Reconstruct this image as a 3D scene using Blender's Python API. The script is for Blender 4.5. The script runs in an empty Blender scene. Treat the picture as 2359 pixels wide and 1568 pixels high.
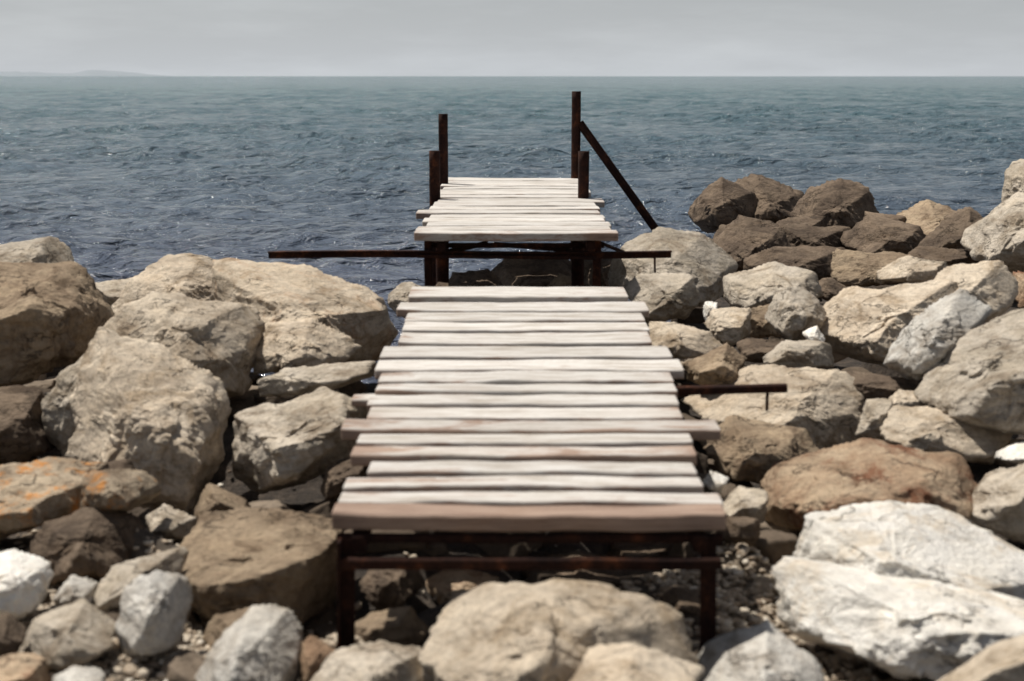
import bpy, math, random
import numpy as np
from mathutils import Vector

random.seed(7); rng = np.random.RandomState(11)
scene = bpy.context.scene
scene.view_settings.view_transform = 'Standard'
scene.view_settings.look = 'None'
scene.view_settings.exposure = 0

# ------------------------------------------------------------------ camera
TH = math.radians(10.53); FPX = 3276.0; CX, CY = 1179.5, 784.0
CAM = np.array([0.0, 0.0, 2.0])
cam_d = bpy.data.cameras.new("camera"); cam = bpy.data.objects.new("camera", cam_d)
scene.collection.objects.link(cam)
cam.location = CAM; cam.rotation_euler = (math.pi/2-TH, 0, 0)
cam_d.lens = 50; cam_d.sensor_width = 36
cam_d.clip_start = 0.1; cam_d.clip_end = 100000
cam_d.dof.use_dof = True; cam_d.dof.focus_distance = 15.0; cam_d.dof.aperture_fstop = 2.6
scene.camera = cam

def survey(u, v, D):
    """world point on the sight line (u,v) that stands D metres out from the camera"""
    a = (u-CX)/FPX; b = (v-CY)/FPX
    d = np.array([a, math.cos(TH)-b*math.sin(TH), -(math.sin(TH)+b*math.cos(TH))])
    return CAM + d*(D/d[1])

# ------------------------------------------------------------------ noise
def _hash(x, y, z, s):
    h = (x*73856093) ^ (y*19349663) ^ (z*83492791) ^ (s*974711)
    h &= 0xffffffff
    h = ((h ^ (h >> 15))*2246822519) & 0xffffffff
    h = ((h ^ (h >> 13))*3266489917) & 0xffffffff
    h ^= h >> 16
    return (h & 0xffffff)/float(0xffffff)*2-1
def vnoise(p, s=0):
    i = np.floor(p).astype(np.int64); f = p-i
    u = f*f*f*(f*(f*6-15)+10)
    x, y, z = i[:,0], i[:,1], i[:,2]
    r = 0
    for dx in (0,1):
        wx = u[:,0] if dx else 1-u[:,0]
        for dy in (0,1):
            wy = u[:,1] if dy else 1-u[:,1]
            for dz in (0,1):
                wz = u[:,2] if dz else 1-u[:,2]
                r = r + wx*wy*wz*_hash(x+dx, y+dy, z+dz, s)
    return r
def fbm(p, o=4, s=0, g=0.5):
    a = 1; r = 0; t = 0
    for k in range(o):
        r = r + a*vnoise(p*(2.03**k)+k*17.3, s+k); t += a; a *= g
    return r/t

# ------------------------------------------------------------------ mesh utils
def mesh_obj(name, verts, faces, mat=None, smooth=True, parent=None, loc=None, attrs=None):
    verts = np.asarray(verts, dtype=np.float32); faces = np.asarray(faces, dtype=np.int32)
    me = bpy.data.meshes.new(name)
    n, k = faces.shape
    me.vertices.add(len(verts)); me.vertices.foreach_set("co", verts.ravel())
    me.loops.add(n*k); me.loops.foreach_set("vertex_index", faces.ravel())
    me.polygons.add(n)
    me.polygons.foreach_set("loop_start", np.arange(0, n*k, k, dtype=np.int32))
    me.polygons.foreach_set("loop_total", np.full(n, k, dtype=np.int32))
    me.update(calc_edges=True); me.validate()
    me.polygons.foreach_set("use_smooth", np.full(len(me.polygons), smooth, dtype=bool))
    if attrs:
        for an, av in attrs.items():
            at = me.attributes.new(an, 'FLOAT', 'POINT'); at.data.foreach_set("value", np.asarray(av, dtype=np.float32))
    if mat: me.materials.append(mat)
    ob = bpy.data.objects.new(name, me); scene.collection.objects.link(ob)
    if loc is not None: ob.location = loc
    if parent: ob.parent = parent
    return ob

def ico(level):
    t = (1+5**.5)/2
    V = [(-1,t,0),(1,t,0),(-1,-t,0),(1,-t,0),(0,-1,t),(0,1,t),(0,-1,-t),(0,1,-t),(t,0,-1),(t,0,1),(-t,0,-1),(-t,0,1)]
    F = [(0,11,5),(0,5,1),(0,1,7),(0,7,10),(0,10,11),(1,5,9),(5,11,4),(11,10,2),(10,7,6),(7,1,8),(3,9,4),(3,4,2),(3,2,6),(3,6,8),(3,8,9),(4,9,5),(2,4,11),(6,2,10),(8,6,7),(9,8,1)]
    V = np.array(V, float); V /= np.linalg.norm(V, axis=1)[:,None]; F = np.array(F)
    for _ in range(level):
        E = np.sort(np.vstack([F[:,[0,1]],F[:,[1,2]],F[:,[2,0]]]), axis=1)
        U, inv = np.unique(E, axis=0, return_inverse=True); inv = inv.ravel()
        M = V[U[:,0]]+V[U[:,1]]; M /= np.linalg.norm(M, axis=1)[:,None]
        n = len(F); a = inv[:n]+len(V); b = inv[n:2*n]+len(V); c = inv[2*n:]+len(V)
        V = np.vstack([V,M])
        F = np.vstack([np.c_[F[:,0],a,c],np.c_[F[:,1],b,a],np.c_[F[:,2],c,b],np.c_[a,b,c]])
    return V, F
ICO = {k: ico(k) for k in (1,2,3,4,5,6)}

# ------------------------------------------------------------------ materials
def new_mat(name):
    m = bpy.data.materials.new(name); m.use_nodes = True
    nt = m.node_tree; nt.nodes.clear()
    out = nt.nodes.new('ShaderNodeOutputMaterial'); b = nt.nodes.new('ShaderNodeBsdfPrincipled')
    nt.links.new(b.outputs[0], out.inputs[0])
    return m, nt, b
def noise(nt, vec, scale, detail=6, rough=0.6, dist=0.0):
    n = nt.nodes.new('ShaderNodeTexNoise'); n.inputs['Scale'].default_value = scale
    n.inputs['Detail'].default_value = detail; n.inputs['Roughness'].default_value = rough
    n.inputs['Distortion'].default_value = dist
    nt.links.new(vec, n.inputs['Vector']); return n.outputs['Fac']
def ramp(nt, fac, stops):
    r = nt.nodes.new('ShaderNodeValToRGB'); els = r.color_ramp.elements
    while len(els) < len(stops): els.new(0.5)
    for e, (p, c) in zip(els, stops):
        e.position = p; e.color = (*c, 1) if len(c) == 3 else c
    nt.links.new(fac, r.inputs[0]); return r.outputs[0]
def mix(nt, fac, a, b, mode='MIX'):
    m = nt.nodes.new('ShaderNodeMix'); m.data_type = 'RGBA'; m.blend_type = mode
    for sock, val in ((m.inputs[0], fac), (m.inputs[6], a), (m.inputs[7], b)):
        if hasattr(val, 'is_linked'): nt.links.new(val, sock)
        elif isinstance(val, (int, float)): sock.default_value = val
        else: sock.default_value = (*val, 1)
    return m.outputs[2]
def math_n(nt, op, a, b=None):
    m = nt.nodes.new('ShaderNodeMath'); m.operation = op
    for i, v in enumerate((a, b)):
        if v is None: continue
        if hasattr(v, 'is_linked'): nt.links.new(v, m.inputs[i])
        else: m.inputs[i].default_value = v
    return m.outputs[0]
def bump(nt, h, strength, dist, bsdf, prev=None):
    b = nt.nodes.new('ShaderNodeBump'); b.inputs['Strength'].default_value = strength; b.inputs['Distance'].default_value = dist
    nt.links.new(h, b.inputs['Height'])
    if prev is not None: nt.links.new(prev, b.inputs['Normal'])
    nt.links.new(b.outputs[0], bsdf.inputs['Normal']); return b.outputs[0]
BW = lambda x: (x, x, x)

def rock_mat(name, ca, cb, cc, extra=None, extra_amt=0.6, extra_scale=4.5, dirt=0.7):
    m, nt, b = new_mat(name)
    tc = nt.nodes.new('ShaderNodeTexCoord'); oi = nt.nodes.new('ShaderNodeObjectInfo')
    off = nt.nodes.new('ShaderNodeVectorMath'); off.operation = 'ADD'
    sc = math_n(nt, 'MULTIPLY', oi.outputs['Random'], 37.0)
    cx = nt.nodes.new('ShaderNodeCombineXYZ'); nt.links.new(sc, cx.inputs[0]); nt.links.new(sc, cx.inputs[1])
    nt.links.new(tc.outputs['Object'], off.inputs[0]); nt.links.new(cx.outputs[0], off.inputs[1])
    v = off.outputs[0]
    n1 = noise(nt, v, 3.0, 6, 0.62, 0.6)
    col = mix(nt, ramp(nt, n1, [(0.40, BW(0)), (0.58, BW(1))]), cb, ca)
    n2 = noise(nt, v, 4.2, 8, 0.72, 0.9)
    col = mix(nt, ramp(nt, n2, [(0.50, BW(0)), (0.64, BW(0.9))]), col, cc)
    mp = nt.nodes.new('ShaderNodeMapping'); mp.inputs['Scale'].default_value = (1.2, 1.5, 6.0); mp.inputs['Rotation'].default_value = (0.5, 0.35, 0.2)
    nt.links.new(v, mp.inputs[0])
    n3 = noise(nt, mp.outputs[0], 2.0, 7, 0.68, 0.4)
    col = mix(nt, dirt, col, ramp(nt, n3, [(0.34, (.52,.47,.42)), (0.48, BW(1.0)), (0.68, (1.2,1.17,1.12))]), 'MULTIPLY')
    n4 = noise(nt, v, 38, 5, 0.8)
    col = mix(nt, dirt*.85, col, ramp(nt, n4, [(0.34, BW(0.5)), (0.5, BW(1.0)), (0.68, BW(1.25))]), 'MULTIPLY')
    # hairline joints in the stone, present only here and there
    mp3 = nt.nodes.new('ShaderNodeMapping'); mp3.inputs['Scale'].default_value = (1.0, 1.3, 2.2); mp3.inputs['Rotation'].default_value = (0.9, 0.2, 0.6)
    nt.links.new(v, mp3.inputs[0])
    cn = math_n(nt, 'ABSOLUTE', math_n(nt, 'SUBTRACT', noise(nt, mp3.outputs[0], 1.9, 5, 0.6, 0.0), 0.5))
    gate = ramp(nt, noise(nt, v, 2.7, 2, 0.5), [(0.47, BW(1)), (0.55, BW(0))])
    crack = math_n(nt, 'MAXIMUM', ramp(nt, cn, [(0.0, BW(0)), (0.011, BW(1))]), gate)
    col = mix(nt, ramp(nt, crack, [(0, BW(.6)), (1, BW(0))]), col, (.06,.045,.033))
    if extra is not None:
        n5 = noise(nt, v, extra_scale, 10, 0.78, 0.3)
        col = mix(nt, ramp(nt, n5, [(0.52, BW(0)), (0.60, BW(extra_amt))]), col, extra)
    tone = nt.nodes.new('ShaderNodeMapRange'); tone.inputs['To Min'].default_value = 0.86; tone.inputs['To Max'].default_value = 1.12
    nt.links.new(oi.outputs['Random'], tone.inputs[0])
    hs = nt.nodes.new('ShaderNodeHueSaturation'); nt.links.new(tone.outputs[0], hs.inputs['Value']); nt.links.new(col, hs.inputs['Color'])
    nt.links.new(hs.outputs[0], b.inputs['Base Color'])
    b.inputs['Roughness'].default_value = 0.95; b.inputs['Specular IOR Level'].default_value = 0.15
    h = math_n(nt, 'ADD', noise(nt, v, 12, 8, 0.7, 0.3), math_n(nt, 'MULTIPLY', n3, 0.9))
    h = math_n(nt, 'ADD', h, math_n(nt, 'MULTIPLY', crack, 0.35))
    bump(nt, h, 0.9, 0.034, b)
    return m

MAT = {
 'l': rock_mat('rock_light', (.68,.585,.465), (.58,.485,.375), (.40,.31,.215)),
 'g': rock_mat('rock_grey', (.57,.505,.42), (.45,.39,.31), (.28,.225,.165)),
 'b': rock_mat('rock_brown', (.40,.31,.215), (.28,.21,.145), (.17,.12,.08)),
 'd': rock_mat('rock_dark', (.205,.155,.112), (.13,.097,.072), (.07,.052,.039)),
 'w': rock_mat('rock_white', (.93,.90,.84), (.89,.85,.77), (.76,.66,.53), dirt=0.4),
 's': rock_mat('rock_pale_grey', (.65,.625,.575), (.57,.535,.48), (.41,.36,.30)),
 'r': rock_mat('rock_rusty', (.50,.385,.27), (.36,.245,.16), (.22,.135,.085), (.20,.075,.038), 0.8, 2.6),
 'o': rock_mat('rock_lichen', (.44,.36,.265), (.33,.255,.18), (.20,.15,.105), (.58,.23,.04), 0.75, 7),
 'e': rock_mat('rock_rust_edge', (.68,.58,.455), (.58,.485,.37), (.40,.295,.195), (.44,.24,.12), 0.4),
}

# ------------------------------------------------------------------ boulders
def hull(P):
    P = sorted(map(tuple, P))
    def half(pts):
        h = []
        for p in pts:
            while len(h) > 1 and (h[-1][0]-h[-2][0])*(p[1]-h[-2][1])-(h[-1][1]-h[-2][1])*(p[0]-h[-2][0]) <= 0: h.pop()
            h.append(p)
        return h
    a = half(P); b = half(P[::-1]); return np.array(a[:-1]+b[:-1])

ROCKS = []   # x, y, radius, zbottom
def radial(planes, U, sharp):
    s = np.zeros(len(U))
    for n, d in planes:
        s += np.maximum(U@n, 0)**sharp/(d**sharp)
    return s**(-1.0/sharp)
def shape_rock(planes, size, seed, level, sharp=16, rough=1.0):
    U, F = ICO[level]
    r = radial(planes, U, sharp)
    P = U*r[:,None]
    o = np.array([seed*3.1, seed*1.7, seed*5.3]) % 91
    q = P/size
    d = 0.10*fbm(q*1.6+o, 2, seed)
    d = d - 0.10*np.abs(fbm(q*2.2+o+9, 2, seed+5)) + 0.06*np.abs(fbm(q*5.0+o+4, 3, seed+6))
    # bedding planes: noise squashed along one axis
    ax = np.array([0.25, 0.3, 1.0]); ax += 0.5*np.sin(np.array([1.3,2.1,.7])*seed); ax /= np.linalg.norm(ax)
    qs = q + np.outer(q@ax, ax)*3.5
    d = d + 0.05*fbm(qs*1.7+o+50, 4, seed+9, 0.6)
    # conchoidal chips: hard steps where a low-frequency field crosses a threshold
    c = fbm(q*1.9+o+70, 3, seed+12); d = d - 0.05*np.clip((c-0.12)/0.05, 0, 1)
    c = fbm(q*3.3+o+20, 2, seed+14); d = d - 0.03*np.clip((c-0.2)/0.06, 0, 1)
    d = d + 0.045*fbm(q*8+o, 4, seed+3, 0.6)
    P = P + U*(d*size*rough)[:,None]
    return P, F

def boulder(poly, D, mat='l', seed=0, level=5, tau=None, depth=None, drop=0.45, sharp=50, rough=0.85):
    rs = np.random.RandomState(seed*13+5)
    H = hull(poly)
    u0, v0 = (H[:,0].min()+H[:,0].max())/2, (H[:,1].min()+H[:,1].max())/2
    c = survey(u0, v0, D)
    view = (c-CAM); view /= np.linalg.norm(view)
    right = np.cross(view, [0,0,1]); right /= np.linalg.norm(right); up = np.cross(right, view)
    fw = np.array([0, math.cos(TH), -math.sin(TH)])
    k = ((c-CAM)@fw)/FPX
    k *= 1.13 if D > 9.7 else 1.06
    Q = np.c_[(H[:,0]-u0)*k, -(H[:,1]-v0)*k]
    cen = Q.mean(0)
    W = np.ptp(Q[:,0]); Hh = np.ptp(Q[:,1]); hb = 0.47*min(W, 1.5*Hh) if depth is None else depth
    size = (W*Hh*hb*1.2)**(1/3)
    planes = []
    m = len(Q)
    for i in range(m):
        p, q = Q[i], Q[(i+1)%m]; e = q-p; L = np.linalg.norm(e)
        if L < 1e-6: continue
        n2 = np.array([e[1], -e[0]])/L
        if n2@(p-cen) < 0: n2 = -n2
        de = n2@p
        if de < 0.03*size: de = 0.03*size
        upn = n2[1]
        if upn > 0.15: tt = math.radians(rs.uniform(19, 33)) if tau is None else math.radians(tau*rs.uniform(.55,.82))
        elif upn > -0.35: tt = math.radians(rs.uniform(0, 28))
        else: tt = math.radians(rs.uniform(-12, 12))
        tt = min(tt, math.atan(0.72*de/hb)); tt = max(tt, -math.atan(0.5*de/hb))
        n = math.cos(tt)*(n2[0]*right+n2[1]*up) - math.sin(tt)*view
        planes.append((n, math.cos(tt)*de - math.sin(tt)*hb + 0.02*size))
    n = -view + right*rs.uniform(-.3,.3) - up*rs.uniform(drop-.2, drop+.15); n /= np.linalg.norm(n); planes.append((n, hb*rs.uniform(.66,.82)))
    n = -view + right*rs.choice([-1,1])*rs.uniform(.5,.9) + up*rs.uniform(-.4,.0); n /= np.linalg.norm(n); planes.append((n, hb*rs.uniform(.8,.95)))
    n = view + right*rs.uniform(-.3,.3) + up*rs.uniform(-.2,.2); n /= np.linalg.norm(n); planes.append((n, hb*1.1))
    U3 = ICO[3][0]
    for _ in range(8):
        P3 = U3*radial(planes, U3, 24)[:,None]
        n = rs.randn(3); n -= view*(n@view)*0.5; n -= view*rs.uniform(.2,1.0)
        if n@up > 0 and n@(-view) > 0: n -= up*(n@up)*rs.uniform(.4, 1.2)
        n /= np.linalg.norm(n)
        planes.append((n, (P3@n).max()*rs.uniform(.78,.94)))
    P, F = shape_rock(planes, size, seed+1, level, sharp, rough*0.9)
    a = P@right; b = P@up
    sx = W/np.ptp(a); sz = Hh/np.ptp(b)
    P = P + np.outer(a*(sx-1), right) + np.outer(b*(sz-1), up)
    a = P@right; b = P@up
    P = P - right*((a.max()+a.min())/2) - up*((b.max()+b.min())/2)
    ob = mesh_obj('boulder', P, F, MAT[mat], loc=c)
    ROCKS.append((c[0], c[1], W/2, c[2]+P[:,2].min(), hb))
    return ob

B = [ # outline, distance, kind, level, tau
 ([(-160,660),(0,615),(130,600),(205,640),(258,760),(230,830),(90,880),(-160,890)],7.1,'b',6,28),
 ([(-80,600),(0,565),(100,548),(125,585),(180,640),(0,680),(-80,680)],8.3,'g',5,40),
 ([(120,600),(160,585),(185,620),(150,650)],8.7,'g',4,None),
 ([(215,660),(270,650),(330,640),(320,720),(230,720)],8.6,'g',5,None),
 ([(245,720),(300,640),(385,585),(450,590),(520,640),(560,700),(430,760),(260,760)],8.3,'l',6,52),
 ([(490,690),(515,600),(560,588),(690,600),(790,640),(905,700),(915,745),(905,830),(800,845),(600,800)],7.7,'e',6,56),
 ([(240,800),(300,700),(370,668),(480,700),(560,720),(615,790),(605,870),(560,920),(420,920),(300,880)],6.8,'l',6,54),
 ([(585,800),(640,735),(730,732),(790,780),(832,835),(700,860),(600,860)],7.1,'l',5,54),
 ([(600,870),(680,838),(865,835),(860,865),(740,903),(610,910)],6.6,'g',5,38),
 ([(158,1030),(185,930),(240,800),(270,745),(400,790),(500,850),(533,920),(525,1030),(470,1150),(400,1205),(280,1130)],5.9,'l',6,42),
 ([(100,940),(125,880),(180,838),(250,815),(240,900),(190,1020),(155,1050),(110,1000)],6.35,'g',5,None),
 ([(-100,900),(100,890),(140,1040),(50,1070),(-100,1070)],6.3,'d',5,None),
 ([(538,990),(560,940),(640,915),(810,892),(855,930),(830,1030),(740,1105),(620,1132),(560,1080)],5.95,'g',6,42),
 ([(750,1060),(840,1040),(840,1130),(740,1150)],5.75,'d',5,None),
 ([(-140,1080),(0,1070),(140,1058),(240,1075),(260,1150),(150,1180),(0,1225),(-140,1240)],5.2,'o',6,44),
 ([(190,1110),(240,1080),(330,1100),(368,1140),(300,1182),(200,1180)],5.15,'o',5,44),
 ([(190,1060),(300,1060),(320,1110),(200,1110)],5.5,'d',4,None),
 ([(75,1270),(120,1190),(230,1163),(290,1200),(330,1280),(270,1325),(130,1335)],4.9,'d',5,44),
 ([(448,1195),(490,1112),(575,1165),(550,1200)],5.4,'b',5,None),
 ([(395,1235),(500,1180),(600,1163),(780,1195),(795,1330),(770,1430),(620,1460),(500,1410),(430,1340)],4.7,'b',6,40),
 ([(-80,1290),(20,1268),(105,1300),(118,1350),(90,1410),(0,1435),(-80,1430)],4.3,'w',5,52),
 ([(125,1375),(170,1325),(222,1345),(220,1395),(150,1405)],4.45,'s',4,None),
 ([(45,1485),(80,1410),(200,1385),(262,1430),(265,1485),(130,1535)],4.05,'g',5,54),
 ([(270,1430),(285,1360),(360,1318),(430,1350),(444,1430),(400,1500),(300,1518)],4.1,'s',5,50),
 ([(430,1600),(480,1490),(600,1396),(660,1415),(700,1500),(690,1640),(440,1640)],3.85,'s',6,68),
 ([(220,1410),(300,1295),(410,1268),(435,1340),(300,1410)],4.45,'g',5,58),
 ([(-60,1530),(30,1508),(100,1530),(112,1620),(-60,1620)],3.8,'r',5,None),
 ([(-60,1430),(20,1418),(58,1460),(30,1515),(-60,1525)],4.0,'d',5,None),
 ([(120,1560),(180,1535),(240,1560),(240,1610),(130,1610)],3.8,'s',4,None),
 ([(430,1290),(450,1220),(500,1200),(520,1260),(480,1340)],4.95,'d',4,None),
 ([(340,1200),(380,1160),(450,1190),(440,1250),(360,1250)],5.3,'g',4,None),
 ([(470,1480),(500,1420),(600,1400),(640,1440),(560,1500)],4.3,'b',5,None),
 # below the landing
 ([(968,1515),(1060,1425),(1180,1333),(1330,1335),(1500,1388),(1572,1440),(1610,1530),(1610,1680),(1000,1680)],3.68,'l',6,75,.27),
 ([(1230,1600),(1330,1520),(1480,1480),(1620,1530),(1600,1700),(1230,1700)],3.42,'l',5,75,.22),
 ([(700,1590),(760,1520),(900,1478),(960,1515),(985,1600),(960,1660),(700,1660)],3.75,'g',5,58),
 ([(803,1445),(850,1415),(940,1400),(985,1450),(960,1492),(810,1495)],4.25,'b',5,None),
 ([(690,1500),(720,1465),(775,1500),(760,1560),(690,1580)],4.0,'r',4,None),
 ([(975,1330),(1060,1308),(1150,1340),(1130,1400),(1000,1410)],5.0,'r',5,None),
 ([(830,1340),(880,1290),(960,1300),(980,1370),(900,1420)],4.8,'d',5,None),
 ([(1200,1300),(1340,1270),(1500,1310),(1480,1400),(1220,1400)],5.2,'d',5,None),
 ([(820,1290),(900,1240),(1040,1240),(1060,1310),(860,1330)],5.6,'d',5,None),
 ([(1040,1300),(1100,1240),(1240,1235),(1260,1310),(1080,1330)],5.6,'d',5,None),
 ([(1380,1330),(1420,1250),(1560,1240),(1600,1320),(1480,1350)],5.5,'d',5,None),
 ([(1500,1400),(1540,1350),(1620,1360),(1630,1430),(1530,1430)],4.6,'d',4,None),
 ([(1560,1640),(1640,1485),(1735,1425),(1840,1500),(1900,1600),(1880,1680)],3.8,'s',6,65),
 ([(1860,1300),(1895,1200),(2040,1188),(2125,1160),(2210,1188),(2310,1270),(2460,1300),(2460,1460),(1830,1430)],4.6,'w',6,66),
 ([(1770,1355),(1800,1310),(2000,1340),(2460,1390),(2460,1570),(2150,1590),(1870,1540),(1785,1440)],4.15,'w',6,74),
 ([(2130,1640),(2280,1500),(2460,1420),(2460,1680)],3.55,'l',5,60),
 ([(1755,1150),(1830,1070),(1900,1043),(2010,1008),(2185,1028),(2245,1085),(2205,1175),(2080,1215),(1900,1248),(1760,1222)],5.3,'r',6,46),
 ([(2220,1145),(2280,1085),(2460,1030),(2460,1250),(2240,1170)],5.3,'g',5,None),
 ([(2300,1060),(2350,1020),(2460,1010),(2460,1080)],5.8,'w',5,None),
 ([(2035,975),(2100,932),(2250,938),(2325,1000),(2300,1060),(2120,1040)],6.0,'l',5,64),
 ([(1565,960),(1700,862),(1870,838),(1960,915),(1985,1000),(1900,1050),(1700,1030)],6.5,'l',6,66),
 ([(1610,1020),(1680,958),(1840,975),(1885,1030),(1800,1115),(1680,1105)],5.85,'b',6,50),
 ([(2122,865),(2200,770),(2330,708),(2480,690),(2480,1000),(2250,975),(2140,935)],6.2,'g',6,52),
 ([(2045,830),(2120,718),(2200,663),(2274,720),(2190,800),(2110,875)],6.6,'s',5,50),
 ([(1878,745),(1950,680),(2060,648),(2180,640),(2225,710),(2160,790),(2060,840),(1900,790)],7.3,'l',6,50),
 ([(2140,640),(2200,598),(2290,598),(2338,670),(2320,740),(2200,720)],7.5,'l',5,48),
 ([(2025,645),(2080,590),(2170,592),(2185,650)],8.1,'l',5,48),
 ([(2222,570),(2260,500),(2330,452),(2480,430),(2480,640),(2300,640)],9.5,'g',6,46),
 ([(2320,445),(2330,390),(2360,363),(2480,350),(2480,520),(2340,500)],11.0,'g',5,None),
 ([(1765,765),(1790,690),(1820,658),(1880,680),(1900,720),(1850,785)],7.5,'g',5,None),
 ([(1668,700),(1690,640),(1780,603),(1860,618),(1892,670),(1790,730)],8.3,'g',5,48),
 ([(1403,605),(1420,565),(1530,523),(1620,542),(1698,610),(1682,680),(1600,710),(1440,690)],9.2,'g',6,52),
 ([(1436,690),(1470,640),(1590,628),(1614,680),(1560,745),(1480,745)],8.2,'g',5,44),
 ([(1485,785),(1530,743),(1640,768),(1668,800),(1600,825),(1500,820)],7.4,'l',5,58),
 ([(1575,840),(1670,788),(1714,840),(1680,895),(1590,895)],7.0,'b',5,None),
 ([(1625,745),(1640,708),(1722,708),(1728,760),(1680,795)],7.7,'l',5,None),
 ([(1762,845),(1830,783),(1895,790),(1918,840),(1850,855)],7.0,'g',5,None),
 ([(1618,1115),(1640,1085),(1678,1098),(1660,1135)],5.5,'w',4,None),
 ([(1645,1180),(1700,1120),(1765,1120),(1755,1200)],5.35,'g',5,None),
 ([(1660,1240),(1680,1190),(1745,1190),(1750,1245)],5.1,'d',4,None),
 ([(1975,1000),(2000,918),(2050,918),(2058,1010)],6.25,'g',5,None),
 ([(2040,930),(2068,898),(2138,903),(2135,945)],6.4,'l',4,None),
 ([(1912,890),(1950,858),(2070,868),(2110,900),(1980,925)],6.7,'d',5,None),
 ([(1700,800),(1730,780),(1840,790),(1850,830),(1720,840)],7.3,'d',5,None),
 ([(1740,780),(1720,720),(1780,700),(1800,770)],7.9,'b',4,None),
 ([(1850,770),(1880,750),(1900,780),(1870,800)],7.2,'w',4,None),
 ([(1620,720),(1625,695),(1650,700),(1655,740),(1630,745)],8.0,'w',4,None),
 ([(2330,700),(2340,640),(2460,620),(2460,720)],7.9,'r',5,None),
 # dark point on the right
 ([(1594,490),(1610,440),(1670,413),(1735,450),(1760,500),(1640,532)],15.0,'d',5,44),
 ([(1690,450),(1740,406),(1830,444),(1855,490),(1800,530),(1720,515)],15.4,'d',5,44),
 ([(1830,490),(1865,436),(1930,416),(1990,436),(2014,490),(1960,545),(1850,540)],14,'d',5,46),
 ([(2050,530),(2130,464),(2200,486),(2250,522),(2180,565)],13,'b',5,48),
 ([(1645,565),(1700,500),(1790,515),(1820,585),(1700,625)],11.5,'d',5,48),
 ([(1785,580),(1800,520),(1940,530),(1975,600),(1850,610)],12,'d',5,56),
 ([(1725,610),(1800,568),(1910,570),(1938,620),(1800,650)],10.5,'d',5,54),
 ([(1940,570),(1990,500),(2100,518),(2135,600),(2000,610)],11.6,'d',5,48),
 ([(1925,620),(1960,578),(2085,578),(2105,640),(1960,660)],10,'b',5,54),
 ([(2115,590),(2180,510),(2250,515),(2240,600)],11,'d',5,None),
 ([(2090,620),(2130,570),(2240,575),(2250,620)],10,'d',5,None),
 ([(1860,675),(1900,640),(1950,665),(1920,700)],8.9,'d',5,None),
 ([(1780,560),(1800,500),(1900,500),(1900,560)],13.0,'d',5,None),
 ([(1980,540),(2000,490),(2070,500),(2080,550)],13.2,'d',4,None),
 ([(2180,500),(2230,480),(2280,520),(2250,560),(2190,550)],12.2,'d',4,None),
 ([(1640,560),(1660,520),(1720,520),(1720,580)],13.2,'d',4,None),
 # under the far landing
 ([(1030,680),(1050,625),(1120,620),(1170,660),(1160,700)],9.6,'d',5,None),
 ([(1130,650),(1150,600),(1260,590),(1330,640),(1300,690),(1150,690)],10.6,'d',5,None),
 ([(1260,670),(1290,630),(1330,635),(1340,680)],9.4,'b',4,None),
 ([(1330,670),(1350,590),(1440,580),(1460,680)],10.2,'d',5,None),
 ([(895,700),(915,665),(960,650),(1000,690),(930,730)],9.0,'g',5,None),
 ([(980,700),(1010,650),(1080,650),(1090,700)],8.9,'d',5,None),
]
for i, row in enumerate(B):
    poly, D, k, lv, tau = row[:5]
    boulder(poly, D, k, seed=i+1, level=lv, tau=tau, depth=row[5] if len(row) > 5 else None)

# ------------------------------------------------------------------ ground sheet
SH = lambda x: 10.3 + 7.5/(1+np.exp(-(x-1.6)*2.2))
def base_h(x, y):
    s = SH(x); t = np.clip((y-(s-3.2))/6.0, 0, 1.0); t = t*t*(3-2*t)
    h = 0.20 + 0.0*x - 1.7*t
    h = h - 0.02*np.maximum(y-s-3, 0)
    h = np.where(y < 3, 0.20 + 0.04*(3-np.maximum(y, -40)), h)
    return h
RK = np.array(ROCKS)
def ground_h(x, y):
    x = np.asarray(x, float); y = np.asarray(y, float)
    b = base_h(x, y); w = np.full(x.shape, 0.22); h = b*0.22
    sink = 0.03 - 0.10*np.clip((y-4.6)/1.5, 0, 1)
    for (rx, ry, rr, zb, hb) in RK:
        g = np.exp(-(((x-rx)/(rr*0.8))**2 + ((y-ry)/(hb*0.9))**2))
        w = w+g; h = h+g*np.maximum(zb+sink, -0.6)
    h = h/w
    t = np.clip((SH(x)-1.3-y)/1.0, 0, 1)
    lim = (0.27*t-0.25*(1-t)) - 0.30*(1-np.clip((y-6.3)/0.9, 0, 1))
    return np.where(t > 0, np.maximum(h, lim), h)
xs = np.unique(np.r_[np.linspace(-300,-20,15), np.linspace(-20,-6,40), np.linspace(-6,8,280), np.linspace(8,20,40), np.linspace(20,300,15)])
ys = np.unique(np.r_[np.linspace(-250,-10,20), np.linspace(-10,2.5,30), np.linspace(2.5,21,370), np.linspace(21,60,40), np.linspace(60,300,10)])
X, Y = np.meshgrid(xs, ys); Xf, Yf = X.ravel(), Y.ravel()
Zf = ground_h(Xf, Yf) + 0.05*fbm(np.c_[Xf*1.5, Yf*1.5, Xf*0], 4, 3) + 0.02*fbm(np.c_[Xf*9, Yf*9, Xf*0], 3, 8)
def grid_faces(nr, nc):
    i = np.arange(nr*nc).reshape(nr, nc)
    return np.stack([i[:-1,:-1].ravel(), i[:-1,1:].ravel(), i[1:,1:].ravel(), i[1:,:-1].ravel()], 1)
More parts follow.
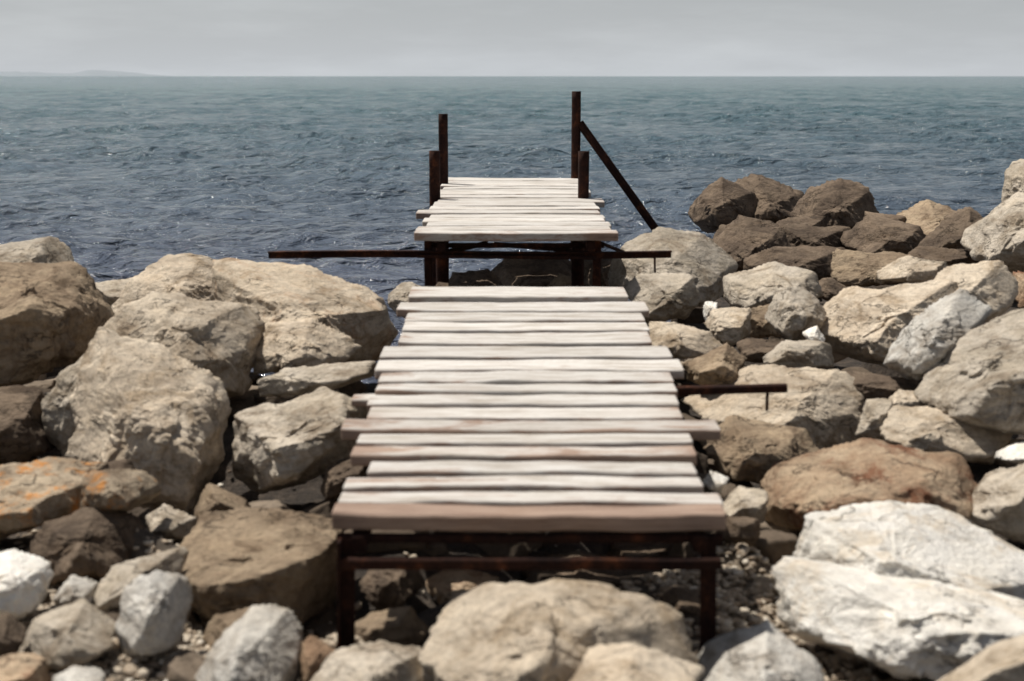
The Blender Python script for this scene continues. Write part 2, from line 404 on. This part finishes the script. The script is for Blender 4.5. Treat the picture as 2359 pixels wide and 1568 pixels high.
# where shell gravel lies: two patches beside the landing, thinning out elsewhere
def gravel_amt(x, y):
    g = np.exp(-(((x+1.35)/.6)**2+((y-4.35)/.7)**2)) + np.exp(-(((x-.95)/.36)**2+((y-4.75)/.6)**2))
    return np.clip(g*1.3 + 0.35*fbm(np.c_[x*3, y*3, x*0], 2, 61)*(g > .02), 0, 1)
gm, nt, b = new_mat('shore_ground')
tc = nt.nodes.new('ShaderNodeTexCoord'); v = tc.outputs['Object']
at = nt.nodes.new('ShaderNodeAttribute'); at.attribute_name = 'gravel'
col = ramp(nt, noise(nt, v, 22, 8, 0.75), [(0.35, (.12,.095,.07)), (0.5, (.26,.21,.155)), (0.66, (.44,.37,.29))])
col2 = ramp(nt, noise(nt, v, 12, 8, 0.75), [(0.35, (.022,.017,.014)), (0.5, (.05,.038,.029)), (0.66, (.11,.083,.062))])  # ground off the gravel: deep shade of the rock gaps put into the colour
nt.links.new(mix(nt, at.outputs['Fac'], col2, col), b.inputs['Base Color']); b.inputs['Roughness'].default_value = 0.95
bump(nt, noise(nt, v, 40, 6, 0.7), 0.9, 0.03, b)
mesh_obj('ground', np.c_[Xf, Yf, Zf], grid_faces(len(ys), len(xs)), gm, attrs={'gravel': gravel_amt(Xf, Yf)})

def tint_mat(name, stops):
    m, nt, b = new_mat(name)
    at = nt.nodes.new('ShaderNodeAttribute'); at.attribute_name = 'tint'
    col = ramp(nt, at.outputs['Fac'], stops)
    tc = nt.nodes.new('ShaderNodeTexCoord')
    col = mix(nt, 0.7, col, ramp(nt, noise(nt, tc.outputs['Object'], 16, 9, 0.7), [(0.33, BW(0.5)), (0.5, BW(1)), (0.68, BW(1.3))]), 'MULTIPLY')
    nt.links.new(col, b.inputs['Base Color']); b.inputs['Roughness'].default_value = 0.95; b.inputs['Specular IOR Level'].default_value = 0.15
    bump(nt, noise(nt, tc.outputs['Object'], 45, 6, 0.7), 0.6, 0.012, b)
    return m
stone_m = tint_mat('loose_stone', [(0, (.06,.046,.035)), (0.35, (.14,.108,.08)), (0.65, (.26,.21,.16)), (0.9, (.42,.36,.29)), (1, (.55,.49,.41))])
pebble_m = tint_mat('pebble', [(0, (.18,.135,.10)), (0.3, (.34,.27,.20)), (0.6, (.48,.40,.31)), (0.88, (.60,.53,.43)), (1, (.74,.69,.61))])

def scatter(name, pts, sizes, level, mat, tints, variants=24, sharp=14):
    Vs, Fs, T = [], [], []; off = 0
    shapes = []
    for k in range(variants):
        rs = np.random.RandomState(900+k); pl = []
        for _ in range(11):
            n = rs.randn(3); n /= np.linalg.norm(n); pl.append((n, rs.uniform(.6, 1.0)))
        pl += [(np.array([0,0,-1.]), .7), (np.array([0,0,1.]), .55), (np.array([1.,0,0]),1.05),(np.array([-1.,0,0]),1.05),(np.array([0,1.,0]),.95),(np.array([0,-1.,0]),.95)]
        P, F = shape_rock(pl, 1.3, 50+k, level, sharp, 0.55); shapes.append(P)
    for p, s, t in zip(pts, sizes, tints):
        P = shapes[rng.randint(variants)]
        a = rng.uniform(0, 6.28); ca, sa = math.cos(a), math.sin(a)
        R = np.array([[ca,-sa,0],[sa,ca,0],[0,0,1]])
        tl = rng.uniform(-.45,.45); R = R@np.array([[1,0,0],[0,math.cos(tl),-math.sin(tl)],[0,math.sin(tl),math.cos(tl)]])
        sc = np.array([rng.uniform(.8,1.25), rng.uniform(.7,1.0), rng.uniform(.55,.95)])
        Q = (P*sc*s)@R.T + p
        Vs.append(Q); Fs.append(F+off); off += len(Q); T.append(np.full(len(Q), t))
    return mesh_obj(name, np.vstack(Vs), np.vstack(Fs), mat, smooth=True, attrs={'tint': np.concatenate(T)})

n = 2000
px = rng.uniform(-7, 9, n); py = rng.uniform(3.3, 19, n)
keep = (py < SH(px)+0.7); px, py = px[keep], py[keep]
sz = np.exp(rng.uniform(math.log(.05), math.log(.20), len(px))); sz = np.where(py < 5.2, sz*0.65, sz)
gz = ground_h(px, py)
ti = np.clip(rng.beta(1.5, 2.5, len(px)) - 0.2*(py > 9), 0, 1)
ti = np.where((np.abs(px-.05) < .8) & (py < 8), ti*0.5, ti)  # stones beneath the near deck: its shade put into their tint
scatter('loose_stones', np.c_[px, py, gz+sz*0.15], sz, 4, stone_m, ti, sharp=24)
n = 60000
px = rng.uniform(-3.2, 3.0, n); py = rng.uniform(3.2, 6.4, n)
keep = rng.uniform(0, 1, n) < gravel_amt(px, py)+0.015; px, py = px[keep], py[keep]; n = len(px)
sz = np.exp(rng.uniform(math.log(.006), math.log(.024), n))
scatter('gravel', np.c_[px, py, ground_h(px, py)+0.02+sz*0.2], sz, 1, pebble_m, rng.beta(2, 1.6, n), sharp=10)

def free_boulder(x, y, s, kind, seed):
    rs = np.random.RandomState(seed); pl = []
    for _ in range(12):
        n_ = rs.randn(3); n_ /= np.linalg.norm(n_); pl.append((n_*1.0, s*rs.uniform(.62, 1.0)))
    pl += [(np.array([0,0,-1.]), s*.6), (np.array([0,0,1.]), s*.65)]
    for a in (0,1.57,3.14,4.71): pl.append((np.array([math.cos(a+s), math.sin(a+s), 0.1]), s))
    P, F = shape_rock(pl, s*1.3, seed, 5, 30, 0.75)
    z = float(ground_h(np.array([x]), np.array([y]))[0])
    mesh_obj('boulder', P, F, MAT[kind], loc=(x, y, z+s*0.35))
k = 0
for side in (-1, 1):
    for _ in range(34):
        y = rng.uniform(3.0, 9.5 if side < 0 else 17); edge = 0.40*y+0.35
        x = side*(edge + rng.uniform(0.1, 4.0)); s = rng.uniform(.22, .48)
        free_boulder(x, y, s, 'lgbgldb'[rng.randint(7)] if y < 9 else 'dbd'[rng.randint(3)], 400+k); k += 1

# ------------------------------------------------------------------ sea
ratio = 1.0038
D = [8.0]
while D[-1] < 600: D.append(D[-1]*ratio)
while D[-1] < 30000: D.append(D[-1]*1.06)
D = np.array(D); tx = np.linspace(-0.80, 0.80, 820)
DD, TT = np.meshgrid(D, tx, indexing='ij'); sx = (DD*TT).ravel(); sy = DD.ravel()
z = np.zeros_like(sx); wr = np.random.RandomState(4)
NW = 84
near = sy < 600
ax_, ay_, dd = sx[near], sy[near], sy[near]
zz = np.zeros_like(ax_); qx = np.zeros_like(ax_); qy = np.zeros_like(ax_)
gust = 0.92+0.85*fbm(np.c_[ax_/5, ay_/9, ax_*0], 3, 77)
for i in range(NW):
    lam = 0.20*(4.2/0.20)**((i/(NW-1))); kk = 2*math.pi/lam
    ang = math.radians(-90-20) + wr.normal(0, 0.75)
    slope = 0.054*min(1, (0.8/lam))**0.5
    a = slope/kk; ph = wr.uniform(0, 6.28)
    cxk, cyk = math.cos(ang), math.sin(ang)
    fade = np.clip((lam/(0.0038*dd)-2.0)/2.5, 0, 1)
    arg = kk*(cxk*ax_+cyk*ay_)+ph
    zz += a*fade*np.cos(arg); s_ = a*fade*np.sin(arg)*0.7
    qx -= cxk*s_; qy -= cyk*s_
z[near] = zz*gust; sx[near] += qx*gust; sy[near] += qy*gust
verts = np.c_[sx, sy, z]; faces = grid_faces(len(D), len(tx))
R = 30000.0
ring = np.array([[R*1.2*math.cos(a), R*1.2*math.sin(a), -0.45] for a in np.linspace(0, 2*math.pi, 64, endpoint=False)]+[[0,0,-0.45]])
wm, nt, b = new_mat('sea_water')
tc = nt.nodes.new('ShaderNodeTexCoord'); v = tc.outputs['Object']
geo = nt.nodes.new('ShaderNodeNewGeometry')
sp = nt.nodes.new('ShaderNodeSeparateXYZ'); nt.links.new(geo.outputs['Position'], sp.inputs[0])
lg = math_n(nt, 'LOGARITHM', math_n(nt, 'MAXIMUM', sp.outputs[1], 1.0), 10.0)
mr = nt.nodes.new('ShaderNodeMapRange'); mr.inputs['From Min'].default_value = 1.1; mr.inputs['From Max'].default_value = 2.2
nt.links.new(lg, mr.inputs[0])
deep_haze = mix(nt, mr.outputs[0], (.082,.095,.135), (.068,.145,.162))  # water colour, with distance haze painted in as it shifts to far teal
pn = noise(nt, v, 0.12, 5, 0.6)
deep_haze = mix(nt, 0.6, deep_haze, ramp(nt, pn, [(0.35, BW(0.8)), (0.65, BW(1.15))]), 'MULTIPLY')
nt.links.new(deep_haze, b.inputs['Base Color'])
b.inputs['IOR'].default_value = 1.33; b.inputs['Roughness'].default_value = 0.10
mp = nt.nodes.new('ShaderNodeMapping'); mp.inputs['Scale'].default_value = (1.0, 1.4, 1.0); mp.inputs['Rotation'].default_value = (0,0,0.35)
nt.links.new(v, mp.inputs[0])
b1 = bump(nt, noise(nt, mp.outputs[0], 7.5, 4, 0.6, 0.3), 1.0, 0.05, b)
b2 = bump(nt, noise(nt, mp.outputs[0], 1.6, 4, 0.65, 0.2), 1.0, 0.30, b, b1)
b3 = bump(nt, noise(nt, mp.outputs[0], 0.35, 4, 0.65, 0.2), 1.0, 1.1, b, b2)
sea = mesh_obj('sea', verts, faces, wm)
far = mesh_obj('sea', ring, np.array([[64, j, (j+1)%64] for j in range(64)]), wm)
# ------------------------------------------------------------------ hills on the far coast
hm, nt, b = new_mat('hazy_hill'); b.inputs['Base Color'].default_value = (.29,.325,.36,1); b.inputs['Roughness'].default_value = 1; b.inputs['Specular IOR Level'].default_value = 0  # aerial haze is put into the flat base colour
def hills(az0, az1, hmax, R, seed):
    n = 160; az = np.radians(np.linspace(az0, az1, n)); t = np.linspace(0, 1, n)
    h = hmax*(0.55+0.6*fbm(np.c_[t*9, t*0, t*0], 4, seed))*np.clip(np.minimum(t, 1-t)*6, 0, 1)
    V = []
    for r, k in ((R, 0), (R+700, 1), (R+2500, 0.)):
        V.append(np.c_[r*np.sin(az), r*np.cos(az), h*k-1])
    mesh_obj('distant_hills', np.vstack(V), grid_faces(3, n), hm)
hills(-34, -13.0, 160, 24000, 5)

# ------------------------------------------------------------------ pier
pier = bpy.data.objects.new('wooden_pier', None); scene.collection.objects.link(pier)
wood, nt, b = new_mat('painted_wood')
tc = nt.nodes.new('ShaderNodeTexCoord'); at = nt.nodes.new('ShaderNodeAttribute'); at.attribute_name = 'wear'
at2 = nt.nodes.new('ShaderNodeAttribute'); at2.attribute_name = 'bid'
cb = nt.nodes.new('ShaderNodeCombineXYZ'); nt.links.new(at2.outputs['Fac'], cb.inputs[0]); nt.links.new(at2.outputs['Fac'], cb.inputs[2])
ad = nt.nodes.new('ShaderNodeVectorMath'); ad.operation = 'ADD'; nt.links.new(tc.outputs['Object'], ad.inputs[0]); nt.links.new(cb.outputs[0], ad.inputs[1])
mp = nt.nodes.new('ShaderNodeMapping'); mp.inputs['Scale'].default_value = (1.0, 11, 11); nt.links.new(ad.outputs[0], mp.inputs[0])
grain = noise(nt, mp.outputs[0], 3.0, 8, 0.7, 0.3)
mp2 = nt.nodes.new('ShaderNodeMapping'); mp2.inputs['Scale'].default_value = (1.0, 3.2, 3.2); nt.links.new(ad.outputs[0], mp2.inputs[0])
patch = noise(nt, mp2.outputs[0], 2.4, 9, 0.72, 0.4)
bare = ramp(nt, grain, [(0.3, (.17,.10,.07)), (0.6, (.35,.235,.17))])
paint = mix(nt, ramp(nt, grain, [(0.38, BW(0)), (0.54, BW(1))]), (.48,.435,.39), (.66,.635,.60))
paint = mix(nt, 0.7, paint, ramp(nt, patch, [(0.36, (.66,.61,.55)), (0.52, BW(1.04))]), 'MULTIPLY')
m1 = math_n(nt, 'ADD', math_n(nt, 'MULTIPLY', patch, 1.0), math_n(nt, 'MULTIPLY', grain, 0.45))
m2 = math_n(nt, 'ADD', m1, at.outputs['Fac'])
mask = ramp(nt, m2, [(0.80, BW(0)), (0.94, BW(0.9))])
col = mix(nt, mask, paint, bare)
pt = nt.nodes.new('ShaderNodeTexWhiteNoise'); pt.noise_dimensions = '1D'; nt.links.new(at2.outputs['Fac'], pt.inputs['W'])
pm = nt.nodes.new('ShaderNodeMapRange'); pm.inputs['To Min'].default_value = .84; pm.inputs['To Max'].default_value = 1.04; nt.links.new(pt.outputs['Value'], pm.inputs[0])
hv = nt.nodes.new('ShaderNodeHueSaturation'); nt.links.new(pm.outputs[0], hv.inputs['Value']); nt.links.new(col, hv.inputs['Color'])
nt.links.new(hv.outputs[0], b.inputs['Base Color']); b.inputs['Roughness'].default_value = 0.85; b.inputs['Specular IOR Level'].default_value = 0.3
bump(nt, grain, 0.6, 0.008, b)

def sect_board(x0, x1, yc, zc, w, t, seed, yaw=0.0, ns=40, pitch=0.0):
    """one plank lying across the pier, slightly warped, with worn edges"""
    rs = np.random.RandomState(seed); c = 0.005
    cs = [(-w/2+c,t/2),(w/2-c,t/2),(w/2,t/2-c),(w/2,-t/2+c),(w/2-c,-t/2),(-w/2+c,-t/2),(-w/2,-t/2+c),(-w/2,t/2-c)]
    cs = np.array(cs)
    xs_ = np.r_[0, 0.004/(x1-x0), np.linspace(0.02, .98, ns), 1-0.004/(x1-x0), 1]
    V = []
    bow = rs.uniform(-.006,.006); rr = rs.uniform(-1,1)
    for i, t_ in enumerate(xs_):
        x = x0+(x1-x0)*t_; sc = 0.93 if i in (0, len(xs_)-1) else 1.0
        tw = 0.03*rr*(t_-.5)+pitch
        y = cs[:,0]*sc; z = cs[:,1]*sc
        y2 = y*math.cos(tw)-z*math.sin(tw); z2 = y*math.sin(tw)+z*math.cos(tw)
        V.append(np.c_[np.full(8, x), yc+y2+yaw*(x-(x0+x1)/2), zc+z2+bow*(4*t_*(1-t_)-.6)])
    V = np.vstack(V)
    nn = fbm(np.c_[V[:,0]*5, V[:,1]*9+seed*3.3, V[:,2]*9], 3, seed)
    V[:,1] += 0.012*nn; V[:,2] += 0.003*nn
    m = len(xs_); F = []
    for i in range(m-1):
        for j in range(8):
            k2 = (j+1)%8; F.append((i*8+j, i*8+k2, (i+1)*8+k2, (i+1)*8+j))
    o = 0; e = (m-1)*8
    F += [(o+0,o+7,o+2,o+1),(o+7,o+6,o+3,o+2),(o+6,o+5,o+4,o+3),(e+0,e+1,e+2,e+7),(e+7,e+2,e+3,e+6),(e+6,e+3,e+4,e+5)]
    return V, np.array(F)
def deck(name, boards):
    Vs, Fs, W, I = [], [], [], []; off = 0
    for k, (bd, wear) in enumerate(boards):
        V, F = bd; Vs.append(V); Fs.append(F+off); off += len(V)
        t = (V[:,0]-V[:,0].min())/np.ptp(V[:,0]); endw = np.clip((np.abs(t-.5)-.36)/.14, 0, 1)*rng.uniform(0, .14)
        edge = 0.12*(np.arange(len(V))%8 >= 2)
        W.append(wear+endw+edge); I.append(np.full(len(V), k*3.71))
    return mesh_obj(name, np.vstack(Vs), np.vstack(Fs), wood, smooth=False, parent=pier, attrs={'wear': np.concatenate(W), 'bid': np.concatenate(I)})

rows = [(673,945,1442,0),(703,918,1490,0),(727,936,1482,0),(750,930,1492,.02),(777,922,1497,0),(808,880,1543,0),(840,868,1570,.02),(867,875,1548,0),
 (893,868,1556,0),(918,850,1560,0),(947,850,1568,.02),(984,790,1653,.09),(1010,826,1592,.03),(1040,812,1600,.12),(1074,850,1600,.02),(1108,795,1616,.07),(1143,783,1660,.09),(1180,768,1667,.5)]
DK0, DZ0, DK1, DZ1 = 4.22, 0.69, 7.86, 0.852
def deckz(y): return DZ0+(DZ1-DZ0)*(y-DK0)/(DK1-DK0)
def deck_y(v):
    a = survey(CX, v, 1.0)-CAM; g = (DZ1-DZ0)/(DK1-DK0)
    return (DZ0-DK0*g-CAM[2])/(a[2]-g)
boards = []
for i, (v_, xl, xr, wear) in enumerate(rows):
    vn = rows[i+1][0] if i+1 < len(rows) else 1217
    vp = rows[i-1][0] if i > 0 else 645
    y = deck_y(v_); w = (deck_y((v_+vp)/2)-deck_y((v_+vn)/2))
    pl, pr = survey(xl, v_, y), survey(xr, v_, y)
    up = 0.010 if i in (11,) else rng.uniform(-.005,.005)
    boards.append((sect_board(pl[0], pr[0], y, deckz(y)-0.02+up, w-rng.uniform(.012,.034), 0.040 if i < 17 else 0.05, 30+i, yaw=rng.uniform(-.013,.013), pitch=rng.uniform(-.04,.035)), wear-0.02+rng.uniform(-.03,.03)))
p = survey(812, 905, deck_y(905)); boards.append((sect_board(p[0], p[0]+.5, p[1], p[2]-0.03, 0.11, 0.03, 77), 0.06))
deck('near_deck_planks', boards)
Y_FRONT = deck_y(1205)

boards = []; y = 8.47; zt = 1.07; i = 0
left0 = survey(968, 540, 8.45)[0]; right0 = survey(1418, 540, 8.45)[0]
lE = survey(1030,412,13.1)[0]; rE = survey(1330,412,13.1)[0]
while y < 13.05:
    w = rng.uniform(.24,.36)
    f = (y-8.45)/4.65
    xl = left0 + (lE-left0)*f + rng.uniform(-.03,.02); xr = right0 + (rE-right0)*f + rng.uniform(-.02,.03)
    if i in (0,): xl -= .02; xr += .03
    if i == 1: xl -= .04
    if i == 5: xl -= .10
    if i == 8: xr += .10
    if i == 11: xr += .06
    if i == 0: w = .2
    boards.append((sect_board(xl, xr, y+w/2, zt-0.02+rng.uniform(-.004,.004), w-rng.uniform(.014,.028), .042 if i else .05, 130+i, yaw=rng.uniform(-.02,.02), pitch=rng.uniform(-.02,.01)), rng.uniform(-.07,.02)))
    y += w; i += 1
deck('far_deck_planks', boards)

rust, nt, b = new_mat('rusty_steel')
tc = nt.nodes.new('ShaderNodeTexCoord'); v = tc.outputs['Object']
c1 = ramp(nt, noise(nt, v, 9, 9, 0.7, 0.3), [(0.36, (.016,.008,.007)), (0.55, (.036,.015,.010)), (0.70, (.13,.045,.02))])
c1 = mix(nt, 0.6, c1, ramp(nt, noise(nt, v, 70, 5, 0.7), [(0.35, BW(.5)), (0.65, BW(1.4))]), 'MULTIPLY')
nt.links.new(c1, b.inputs['Base Color']); b.inputs['Roughness'].default_value = 0.9; b.inputs['Specular IOR Level'].default_value = 0.15
bump(nt, noise(nt, v, 55, 6, 0.7), 0.6, 0.006, b)

def frame_for(a, b_):
    d = b_-a; L = np.linalg.norm(d); d = d/L
    s = np.cross(d, [0,0,1.]); 
    if np.linalg.norm(s) < 1e-3: s = np.array([1.,0,0])
    s /= np.linalg.norm(s); u = np.cross(s, d); return d, s, u, L
def tube(name, a, b_, r, wall=0.006, seg=20):
    a = np.array(a, float); b_ = np.array(b_, float); d, s, u, L = frame_for(a, b_)
    nr = max(3, int(L/0.08)); rings = []
    th = np.linspace(0, 2*math.pi, seg, endpoint=False)
    prof = [(t, r) for t in np.linspace(0, 1, nr)] + [(1, r-wall), (1-0.12/max(L,.3), r-wall)]
    for t, rr in prof:
        rings.append(a+d*L*t + np.outer(np.cos(th)*rr, s)+np.outer(np.sin(th)*rr, u))
    V = np.vstack(rings); V += (0.0018*fbm(V*22, 2, 5))[:,None]*np.array([1,1,0])
    F = []
    for i in range(len(prof)-1):
        for j in range(seg):
            k2 = (j+1)%seg; F.append((i*seg+j, i*seg+k2, (i+1)*seg+k2, (i+1)*seg+j))
    return mesh_obj(name, V, F, rust, parent=pier)
def angle_bar(name, a, b_, w=0.045, t=0.006, flip=1, bend=0.0):
    """steel L-section between two points"""
    a = np.array(a, float); b_ = np.array(b_, float); d, s, u, L = frame_for(a, b_)
    sec = np.array([(0,0),(w,0),(w,-t),(t,-t),(t,-w),(0,-w)])*[flip,1]
    n_ = 24; V = []
    for i in range(n_+1):
        tt = i/n_; c = a+d*L*tt + np.array([0,0,bend])*math.sin(tt*math.pi*2)
        V += [c+s*p[0]+u*p[1] for p in sec]
    F = []
    for i in range(n_):
        for j in range(6):
            k2 = (j+1)%6; F.append((i*6+j, i*6+k2, (i+1)*6+k2, (i+1)*6+j))
    e = n_*6
    F += [(0,1,2,3),(0,3,4,5),(e,e+1,e+2,e+3),(e,e+3,e+4,e+5)]
    return mesh_obj(name, V, F, rust, smooth=False, parent=pier)
def box_bar(name, a, b_, w, h):
    a = np.array(a, float); b_ = np.array(b_, float); d, s, u, L = frame_for(a, b_); c = min(w,h)*.15
    sec = [(-w/2+c,h/2),(w/2-c,h/2),(w/2,h/2-c),(w/2,-h/2+c),(w/2-c,-h/2),(-w/2+c,-h/2),(-w/2,-h/2+c),(-w/2,h/2-c)]
    n_ = 12; V = []
    for i in range(n_+1):
        V += [a+d*L*i/n_+s*p[0]+u*p[1] for p in sec]
    F = []
    for i in range(n_):
        for j in range(8):
            k2 = (j+1)%8; F.append((i*8+j, i*8+k2, (i+1)*8+k2, (i+1)*8+j))
    for e in (0, n_*8): F += [(e,e+7,e+2,e+1),(e+7,e+6,e+3,e+2),(e+6,e+5,e+4,e+3)]
    V = np.array(V); V += (0.002*fbm(V*20, 2, 9))[:,None]
    return mesh_obj(name, V, F, rust, smooth=False, parent=pier)

def S(u, v_, D_): return survey(u, v_, D_)
def post(u, vtop, D_, r, name='post'):
    t = S(u, vtop, D_); tube(name, (t[0], D_, -1.3), (t[0]+0.003, D_, t[2]), r)
    return t
post(1020, 262, 12.55, .041, 'post_1')
p3 = post(1327, 210, 13.2, .042, 'post_2')
post(1000, 347, 11.0, .042, 'post_3'); post(1344, 348, 11.05, .043, 'post_4')
a = S(1337, 285, 13.2); bb = S(1512, 530, 13.2); dd_ = bb-a
tube('diagonal_brace', a+dd_*1.9, a-dd_*0.01, .038)
zt2 = 1.07-0.045
for nm, u in (('leg_1', 987), ('leg_2', 1375)):
    q = S(u, 600, 8.62); box_bar('far_'+nm, (q[0], 8.62, zt2), (q[0], 8.62, 0.05), .05, .05)
for nm, u in (('leg_3', 1019), ('leg_4', 1331)):
    q = S(u, 600, 9.3); tube('far_'+nm, (q[0], 9.3, -.3), (q[0], 9.3, zt2-.01), .042)
for nm, xo in (('rail_1', left0+.12), ('rail_2', right0-.14)):
    box_bar('far_'+nm, (xo, 8.52, zt2-.035), (xo+(.0), 13.1, zt2-.035), .05, .06)
l = S(620, 581, 8.58); r_ = S(1547, 581, 8.58)
angle_bar('cross_bar', (l[0], 8.56, l[2]+.01), (r_[0], 8.60, r_[2]+.01), .045, .008, 1, 0.006)
box_bar('cross_bar_rod', (l[0]+.9, 8.54, l[2]-.018), (r_[0]-.45, 8.54, r_[2]-.03), .02, .02)
q = S(1508, 590, 8.6); box_bar('hook', (q[0], 8.6, q[2]), (q[0]+.005, 8.6, q[2]-.1), .012, .012)
a = S(1030, 580, 8.9); bb = S(1120, 560, 9.3); box_bar('strut_1', a, bb, .03, .03)
a = S(1330, 577, 8.9); bb = S(1140, 562, 9.6); box_bar('strut_2', a, bb, .03, .03)
a = S(1385, 560, 8.8); bb = S(1460, 590, 9.2); box_bar('strut_3', a, bb, .02, .02)
box_bar('far_beam', (left0+.05, 8.72, zt2-.05), (right0-.05, 8.72, zt2-.05), .03, .03)

yF = Y_FRONT
xl = S(797, 1300, yF+.03)[0]; xr = S(1642, 1300, yF+.03)[0]
zb = deckz(yF)-.055
for i, (x, y_) in enumerate(((xl, yF+.03), (xr, yF+.03))):
    angle_bar('near_leg_%d' % (i+1), (x+(-.03 if i == 0 else .02), y_, 0.16), (x+(-.02 if i == 0 else .01), y_, zb), .05, .008, 1)
for i, (x, y_) in enumerate(((xl+.03, 6.1), (xr-.03, 6.1), (xl+.08, 7.75), (xr-.1, 7.75))):
    box_bar('near_leg_%d' % (i+3), (x, y_, 0.0), (x, y_, deckz(y_)-.05), .045, .045)
for i, x in enumerate((xl+.04, xr-.04)):
    box_bar('near_rail_%d' % (i+1), (x, yF+.02, deckz(yF)-.075), (x, 7.83, deckz(7.83)-.075), .05, .05)
box_bar('near_front_beam', (xl-.03, yF+.05, zb-.008), (xr+.03, yF+.05, zb-.008), .03, .025)
zc_ = S(1200, 1292, yF+.02)[2]
box_bar('near_cross_bar', (xl-.02, yF+.0, zc_), (xr+.02, yF+.0, zc_), .03, .034)
box_bar('near_back_beam', (xl+.0, 7.8, deckz(7.8)-.13), (xr-.05, 7.8, deckz(7.8)-.13), .05, .05)
a = S(1545, 914, 5.75); bb = S(1812, 893, 5.82); box_bar('side_bar', a-np.array([.9,0,0]), bb, .035, .035)
q = S(1768, 900, 5.81); box_bar('side_bar_rod', q, q-np.array([0,0,.085]), .012, .012)

# ------------------------------------------------------------------ light
SUN_EL, SUN_AZ = math.radians(62), math.radians(-50)   # azimuth from +Y, negative = left
sd = Vector((math.sin(SUN_AZ)*math.cos(SUN_EL), math.cos(SUN_AZ)*math.cos(SUN_EL), math.sin(SUN_EL)))
L = bpy.data.lights.new('sun', 'SUN'); L.energy = 5.0; L.angle = math.radians(0.6); L.color = (1.0, .945, .86)
lo = bpy.data.objects.new('sun', L); scene.collection.objects.link(lo); lo.rotation_euler = (-sd).to_track_quat('-Z', 'Y').to_euler(); lo.location = (0,0,20)
w = bpy.data.worlds.new('World'); scene.world = w; w.use_nodes = True; nt = w.node_tree; nt.nodes.clear()
out = nt.nodes.new('ShaderNodeOutputWorld'); bg = nt.nodes.new('ShaderNodeBackground')
sky = nt.nodes.new('ShaderNodeTexSky'); sky.sky_type = 'NISHITA'; sky.sun_disc = False
sky.sun_elevation = SUN_EL; sky.sun_rotation = SUN_AZ; sky.air_density = 1.0; sky.dust_density = 1.0; sky.ozone_density = 1.0; sky.altitude = 0
hs = nt.nodes.new('ShaderNodeHueSaturation'); hs.inputs['Saturation'].default_value = 0.45; hs.inputs['Value'].default_value = 0.72
nt.links.new(sky.outputs[0], hs.inputs['Color'])
tc = nt.nodes.new('ShaderNodeTexCoord'); mp = nt.nodes.new('ShaderNodeMapping'); mp.inputs['Scale'].default_value = (1.5, 1.5, 9)
nt.links.new(tc.outputs['Generated'], mp.inputs[0])
sp = nt.nodes.new('ShaderNodeSeparateXYZ'); nt.links.new(tc.outputs['Generated'], sp.inputs[0])
hz = math_n(nt, 'POWER', math_n(nt, 'SUBTRACT', 1.0, math_n(nt, 'MAXIMUM', sp.outputs[2], 0.0)), 9.0)
haze = mix(nt, hz, hs.outputs[0], (7.2, 7.55, 7.9))
cl = ramp(nt, noise(nt, mp.outputs[0], 3.5, 7, 0.6), [(0.42, BW(0.95)), (0.68, BW(1.07))])
nt.links.new(mix(nt, 1.0, haze, cl, 'MULTIPLY'), bg.inputs[0]); bg.inputs[1].default_value = 0.08
nt.links.new(bg.outputs[0], out.inputs[0])
